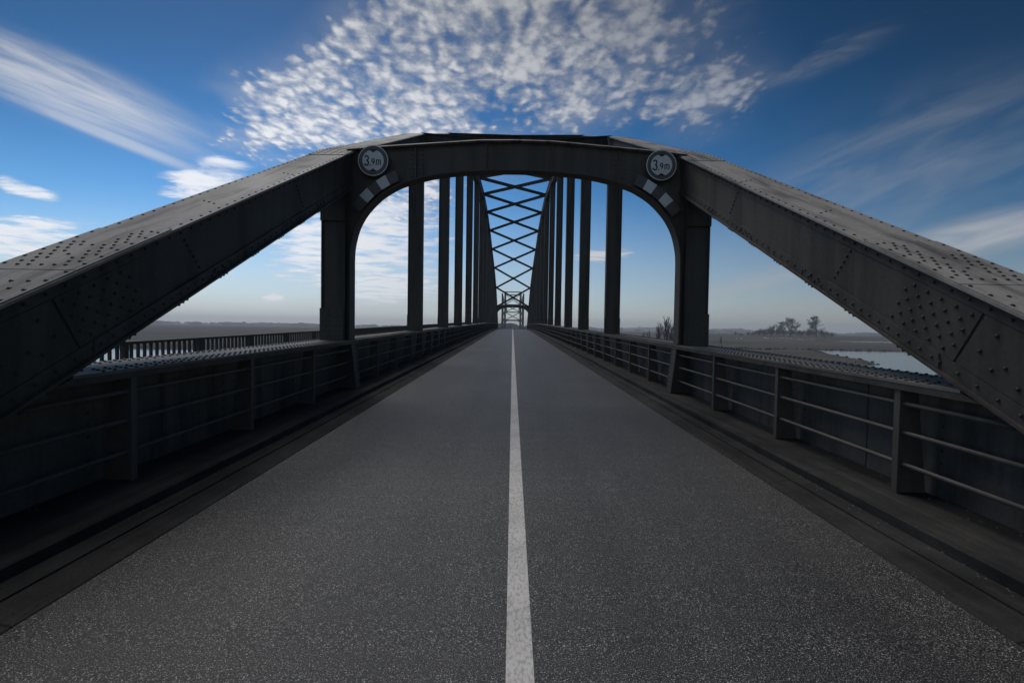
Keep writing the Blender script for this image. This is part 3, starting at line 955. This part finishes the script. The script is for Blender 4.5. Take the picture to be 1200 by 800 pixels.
# white birds resting on the meadow
def birds():
    BW = plain('white_plumage', .75, .8, .1, .1, 5)
    mb = MB()
    rings = [(-.62, .55, .03), (-.45, .52, .17), (-.15, .48, .27), (.15, .48, .27), (.4, .52, .17), (.52, .6, .09)]
    mb.tube([(x, 0, z) for x, z, r in rings], [r for _, _, r in rings], 8)
    mb.tube([(.45, 0, .58), (.6, 0, .8), (.58, 0, 1.0), (.66, 0, 1.08), (.86, 0, 1.04)], [.08, .055, .045, .07, .02], 6)
    mb.tube([(.02, .08, .3), (.02, .08, -.05)], .025, 4); mb.tube([(.02, -.08, .3), (.02, -.08, -.05)], .025, 4)
    src = mb.build('white_bird', BW, smooth=True); me = src.data; bpy.data.objects.remove(src)
    rnd = random.Random(21)
    spots = []
    for px, n, D in ((866, 4, 470), (868, 3, 455), (891, 4, 500), (900, 7, 480), (912, 6, 492), (922, 5, 500), (926, 6, 478), (938, 8, 470), (947, 3, 474)):
        for i in range(n): spots.append((px + rnd.uniform(-5, 5), D + rnd.uniform(-9, 9)))
    for px, D in spots:
        x = at(px, D); o = bpy.data.objects.new('white_bird', me); COL.objects.link(o)
        o.location = (x, D, ground(x, D)); o.rotation_euler.z = rnd.uniform(0, 6.28); s = rnd.uniform(.8, 1.15); o.scale = (s, s, s)
        tag(o, 'tiny white bird resting on the far meadow before the copse', 'bird', 'white birds on the meadow')
birds()

# ------------------------------------------------------------------ haze
hz = MB(); hz.box(-3990, 3990, -3990, 3990, -14, 60)
HZ = bpy.data.materials.new('haze_air'); HZ.use_nodes = True; nt = HZ.node_tree
for n in list(nt.nodes):
    if n.type != 'OUTPUT_MATERIAL': nt.nodes.remove(n)
pv = nt.nodes.new('ShaderNodeVolumePrincipled'); pv.inputs['Color'].default_value = (.95, .97, .99, 1); pv.inputs['Density'].default_value = .00036
pv.inputs['Anisotropy'].default_value = .2
nt.links.new(pv.outputs['Volume'], [n for n in nt.nodes if n.type == 'OUTPUT_MATERIAL'][0].inputs['Volume'])
tag(hz.build('haze', HZ), 'thin pale winter haze over the river plain', kind='stuff')

# ------------------------------------------------------------------ sky, sun
SUN_EL, SUN_AZ = radians(60), radians(-30)      # azimuth from +Y towards +X
world = bpy.data.worlds.new('World'); scene.world = world; world.use_nodes = True
nt = world.node_tree; N = nt.nodes; L = nt.links
bg = N['Background']
def val(v):
    n = N.new('ShaderNodeValue'); n.outputs[0].default_value = v; return n.outputs[0]
def M(op, a, b=None, c=None, clamp=False):
    n = N.new('ShaderNodeMath'); n.operation = op; n.use_clamp = clamp
    for i, v in enumerate((a, b, c)):
        if v is None: continue
        if hasattr(v, 'is_output'): L.new(v, n.inputs[i])
        else: n.inputs[i].default_value = v
    return n.outputs[0]
def sstep(x, a, b):
    n = N.new('ShaderNodeMapRange'); n.interpolation_type = 'SMOOTHSTEP'
    L.new(x, n.inputs[0]); n.inputs[1].default_value = a; n.inputs[2].default_value = b
    n.inputs[3].default_value = 0; n.inputs[4].default_value = 1
    return n.outputs[0]
tc = N.new('ShaderNodeTexCoord'); sep = N.new('ShaderNodeSeparateXYZ'); L.new(tc.outputs['Generated'], sep.inputs[0])
dx, dy, dz = sep.outputs
yy = M('MAXIMUM', M('ABSOLUTE', dy), .12)
A = M('DIVIDE', dx, yy); B = M('DIVIDE', dz, yy)
def ab(px, py): return (px - 600) / 533., (384.5 + .0158 * (px - 600) - py) / 533.
def xyz(x, y, z=0.):
    n = N.new('ShaderNodeCombineXYZ')
    for i, v in enumerate((x, y, z)):
        if hasattr(v, 'is_output'): L.new(v, n.inputs[i])
        else: n.inputs[i].default_value = v
    return n.outputs[0]
def nz(vec, scale, detail=5, rough=.55, dist=0.):
    n = N.new('ShaderNodeTexNoise'); L.new(vec, n.inputs['Vector']); n.inputs['Scale'].default_value = scale
    n.inputs['Detail'].default_value = detail; n.inputs['Roughness'].default_value = rough; n.inputs['Distortion'].default_value = dist
    return n.outputs['Fac']
# cloud sheet coordinates: a plane high above
Bp = M('ADD', M('MAXIMUM', B, 0.0), .10)
U = M('DIVIDE', A, Bp); V = M('DIVIDE', 1.0, Bp)
plane = xyz(U, V)
warp = nz(plane, 1.7, 3, .5)
def blob(px, py, rx, ry, rot=0., soft=1.0):
    """soft elliptical patch of sky, centre and radii in photo pixels"""
    a0, b0 = ab(px, py); a = M('SUBTRACT', A, a0); b = M('SUBTRACT', B, b0)
    c, s = cos(radians(rot)), sin(radians(rot))
    p = M('ADD', M('MULTIPLY', a, c), M('MULTIPLY', b, s)); q = M('SUBTRACT', M('MULTIPLY', b, c), M('MULTIPLY', a, s))
    p = M('MULTIPLY', p, 533. / rx); q = M('MULTIPLY', q, 533. / ry)
    d = M('SQRT', M('ADD', M('MULTIPLY', p, p), M('MULTIPLY', q, q)))
    return M('SUBTRACT', 1.0, sstep(d, 1 - .75 * soft, 1.0))
def addm(*xs):
    o = xs[0]
    for x in xs[1:]: o = M('MAXIMUM', o, x)
    return o
# 1 mackerel field
m1 = addm(blob(650, 45, 300, 190, 0, .9), blob(455, 75, 165, 110, 25, .7), blob(345, 130, 150, 100, 14, .95), blob(470, 150, 210, 130, 0, .95), blob(800, 110, 150, 80, 10, 1.0), blob(440, 225, 150, 80, 0, .8))
fine = nz(xyz(U, V), 30, 4, .6)
wx = nz(xyz(U, V, 3.0), 9, 3, .5)
wy = nz(xyz(U, V, 8.0), 9, 3, .5)
vo = N.new('ShaderNodeTexVoronoi'); vo.feature = 'SMOOTH_F1'; vo.inputs['Scale'].default_value = 24; vo.inputs['Smoothness'].default_value = .8
L.new(xyz(M('ADD', U, M('MULTIPLY', wx, .10)), M('ADD', M('MULTIPLY', V, .75), M('MULTIPLY', wy, .10))), vo.inputs['Vector'])
clump = M('ADD', M('SUBTRACT', .72, M('MULTIPLY', vo.outputs['Distance'], .62)), M('MULTIPLY', M('SUBTRACT', fine, .5), .55))
mid = nz(plane, 3.2, 3, .5)
f1 = M('ADD', M('MULTIPLY', clump, .75), M('MULTIPLY', mid, .62))
f1 = M('ADD', M('SUBTRACT', f1, .06), M('MULTIPLY', M('SUBTRACT', m1, 1.0), .55))
thin = M('MULTIPLY', M('MULTIPLY', m1, sstep(mid, .3, .75)), .55)
c1 = M('MULTIPLY', M('MAXIMUM', sstep(f1, .28, .74), thin), M('SUBTRACT', .95, M('MULTIPLY', sstep(A, -.1, .5), .35)))
# 2 white banks low on the left
m2 = addm(blob(25, 280, 120, 48, 5), blob(245, 212, 85, 42, 12), blob(30, 222, 70, 16, -14), blob(415, 285, 175, 95, 6), blob(320, 349, 25, 10), blob(450, 335, 120, 36, 4), blob(700, 300, 60, 14, 4))
f2 = M('ADD', nz(xyz(M('MULTIPLY', U, .55), V), 5.5, 6, .62, .4), M('MULTIPLY', M('SUBTRACT', m2, 1.0), .45))
c2 = M('MULTIPLY', sstep(f2, .24, .58), .95)
# 3 cirrus
def streak(px, py, rx, ry, rot, lo, hi, amt, sc=(2.2, 14), soft=1.):
    a0, b0 = ab(px, py); c, s = cos(radians(rot)), sin(radians(rot))
    a = M('SUBTRACT', A, a0); b = M('SUBTRACT', B, b0)
    p = M('ADD', M('MULTIPLY', a, c), M('MULTIPLY', b, s)); q = M('SUBTRACT', M('MULTIPLY', b, c), M('MULTIPLY', a, s))
    n = nz(xyz(M('MULTIPLY', p, sc[0]), M('MULTIPLY', q, sc[1]), rx * .01), 1.4, 6, .6, .5)
    return M('MULTIPLY', M('MULTIPLY', blob(px, py, rx, ry, rot, soft), sstep(n, lo, hi)), amt)
c3 = addm(streak(70, 102, 260, 52, -22, .12, .78, .85, (1.6, 20)), streak(120, 158, 210, 11, -21, .0, .5, .55), streak(1150, 275, 190, 34, 14, .05, .6, .75),
          streak(880, 330, 130, 20, 14, .15, .7, .5), streak(1060, 190, 330, 110, 24, .2, .8, .28), streak(945, 75, 130, 26, 22, .35, .7, .35),
          streak(760, 60, 160, 90, 25, .3, .75, .35), streak(920, 365, 160, 18, 6, .15, .7, .35), streak(470, 350, 160, 20, 5, .1, .7, .5))
# cover of thin veil towards the horizon
high = sstep(B, .05, .75); right = sstep(A, -.7, 1.0)
veil = M('MULTIPLY', M('SUBTRACT', 1.0, sstep(B, -.04, .32)), M('SUBTRACT', .78, M('MULTIPLY', right, .26)))
cover = addm(c1, c2, c3)
# sky
sky = N.new('ShaderNodeTexSky'); sky.sky_type = 'NISHITA'; sky.sun_disc = False
sky.sun_elevation = SUN_EL; sky.sun_rotation = SUN_AZ; sky.altitude = 0; sky.air_density = 1.0; sky.dust_density = .4; sky.ozone_density = 3.5
hs = N.new('ShaderNodeHueSaturation'); hs.inputs['Saturation'].default_value = 1.42; L.new(sky.outputs[0], hs.inputs['Color'])
def scale_col(col, f):
    n = N.new('ShaderNodeVectorMath'); n.operation = 'SCALE'; L.new(col, n.inputs[0])
    if hasattr(f, 'is_output'): L.new(f, n.inputs['Scale'])
    else: n.inputs['Scale'].default_value = f
    return n.outputs[0]
# the air is darker high up and away from the sun
dim = M('MULTIPLY', M('SUBTRACT', 1.0, M('MULTIPLY', high, .62)), M('SUBTRACT', 1.0, M('MULTIPLY', right, .56)))
base = scale_col(hs.outputs[0], M('MULTIPLY', dim, 1.32))
# cloud brightness: bright towards the sun, greyer overhead and to the right
cb = M('SUBTRACT', 8.8, M('ADD', M('MULTIPLY', sstep(A, -.65, .45), 3.4), M('MULTIPLY', sstep(B, .35, .75), 2.4)))
shade = M('ADD', .66, M('MULTIPLY', addm(sstep(f1, .4, .8), sstep(f2, .2, .5), M('MULTIPLY', c3, .8)), .42))
ccol = N.new('ShaderNodeVectorMath'); ccol.operation = 'SCALE'; ccol.inputs[0].default_value = (.96, .98, 1.03); L.new(M('MULTIPLY', cb, shade), ccol.inputs['Scale'])
def mixw(a, b, f):
    n = N.new('ShaderNodeMix'); n.data_type = 'RGBA'; L.new(a, n.inputs[6]); L.new(b, n.inputs[7]); L.new(f, n.inputs[0]); return n.outputs[2]
vcol = N.new('ShaderNodeVectorMath'); vcol.operation = 'SCALE'; vcol.inputs[0].default_value = (.88, .985, 1.14)
L.new(M('SUBTRACT', 7.0, M('MULTIPLY', sstep(A, -.8, 1.0), 3.2)), vcol.inputs['Scale'])
res = mixw(base, vcol.outputs[0], veil)
res = mixw(res, ccol.outputs[0], cover)
L.new(res, bg.inputs['Color']); bg.inputs['Strength'].default_value = .1

sd = bpy.data.lights.new('sun', 'SUN'); sd.energy = 1.5; sd.angle = radians(35); sd.color = (1, .96, .9)
so = bpy.data.objects.new('sun', sd); COL.objects.link(so)
dirv = Vector((sin(SUN_AZ) * cos(SUN_EL), cos(SUN_AZ) * cos(SUN_EL), sin(SUN_EL)))
so.rotation_euler = dirv.to_track_quat('Z', 'Y').to_euler(); so.location = (-30, 20, 40)

# ------------------------------------------------------------------ camera
ROLL, YAW, PITCH, F = .0158, -.0004, .0288, 533.
def ray(u, v):
    u, v = u * cos(ROLL) + v * sin(ROLL), -u * sin(ROLL) + v * cos(ROLL)
    x, y, z = u / F, 1., -v / F
    y, z = y * cos(PITCH) + z * sin(PITCH), -y * sin(PITCH) + z * cos(PITCH)
    return Vector((x * cos(YAW) + y * sin(YAW), -x * sin(YAW) + y * cos(YAW), z))
fwd = ray(0, 0).normalized(); right_ = (ray(1, 0) - ray(0, 0)).normalized(); up = right_.cross(fwd)
cd = bpy.data.cameras.new('camera'); cam = bpy.data.objects.new('camera', cd); COL.objects.link(cam)
cd.sensor_width = 36; cd.lens = F / 1200 * 36; cd.clip_start = .05; cd.clip_end = 12000
mat = Matrix((right_, up, -fwd)).transposed().to_4x4(); mat.translation = Vector((-.038, 0, 1.7))
cam.matrix_world = mat
scene.camera = cam

scene.render.engine = 'CYCLES'
scene.cycles.max_bounces = 6; scene.cycles.diffuse_bounces = 3; scene.cycles.volume_bounces = 1
scene.cycles.use_denoising = True
vs_ = scene.view_settings
vs_.view_transform = 'Standard'; vs_.look = 'None'; vs_.exposure = 0; vs_.gamma = 1; vs_.use_curve_mapping = False
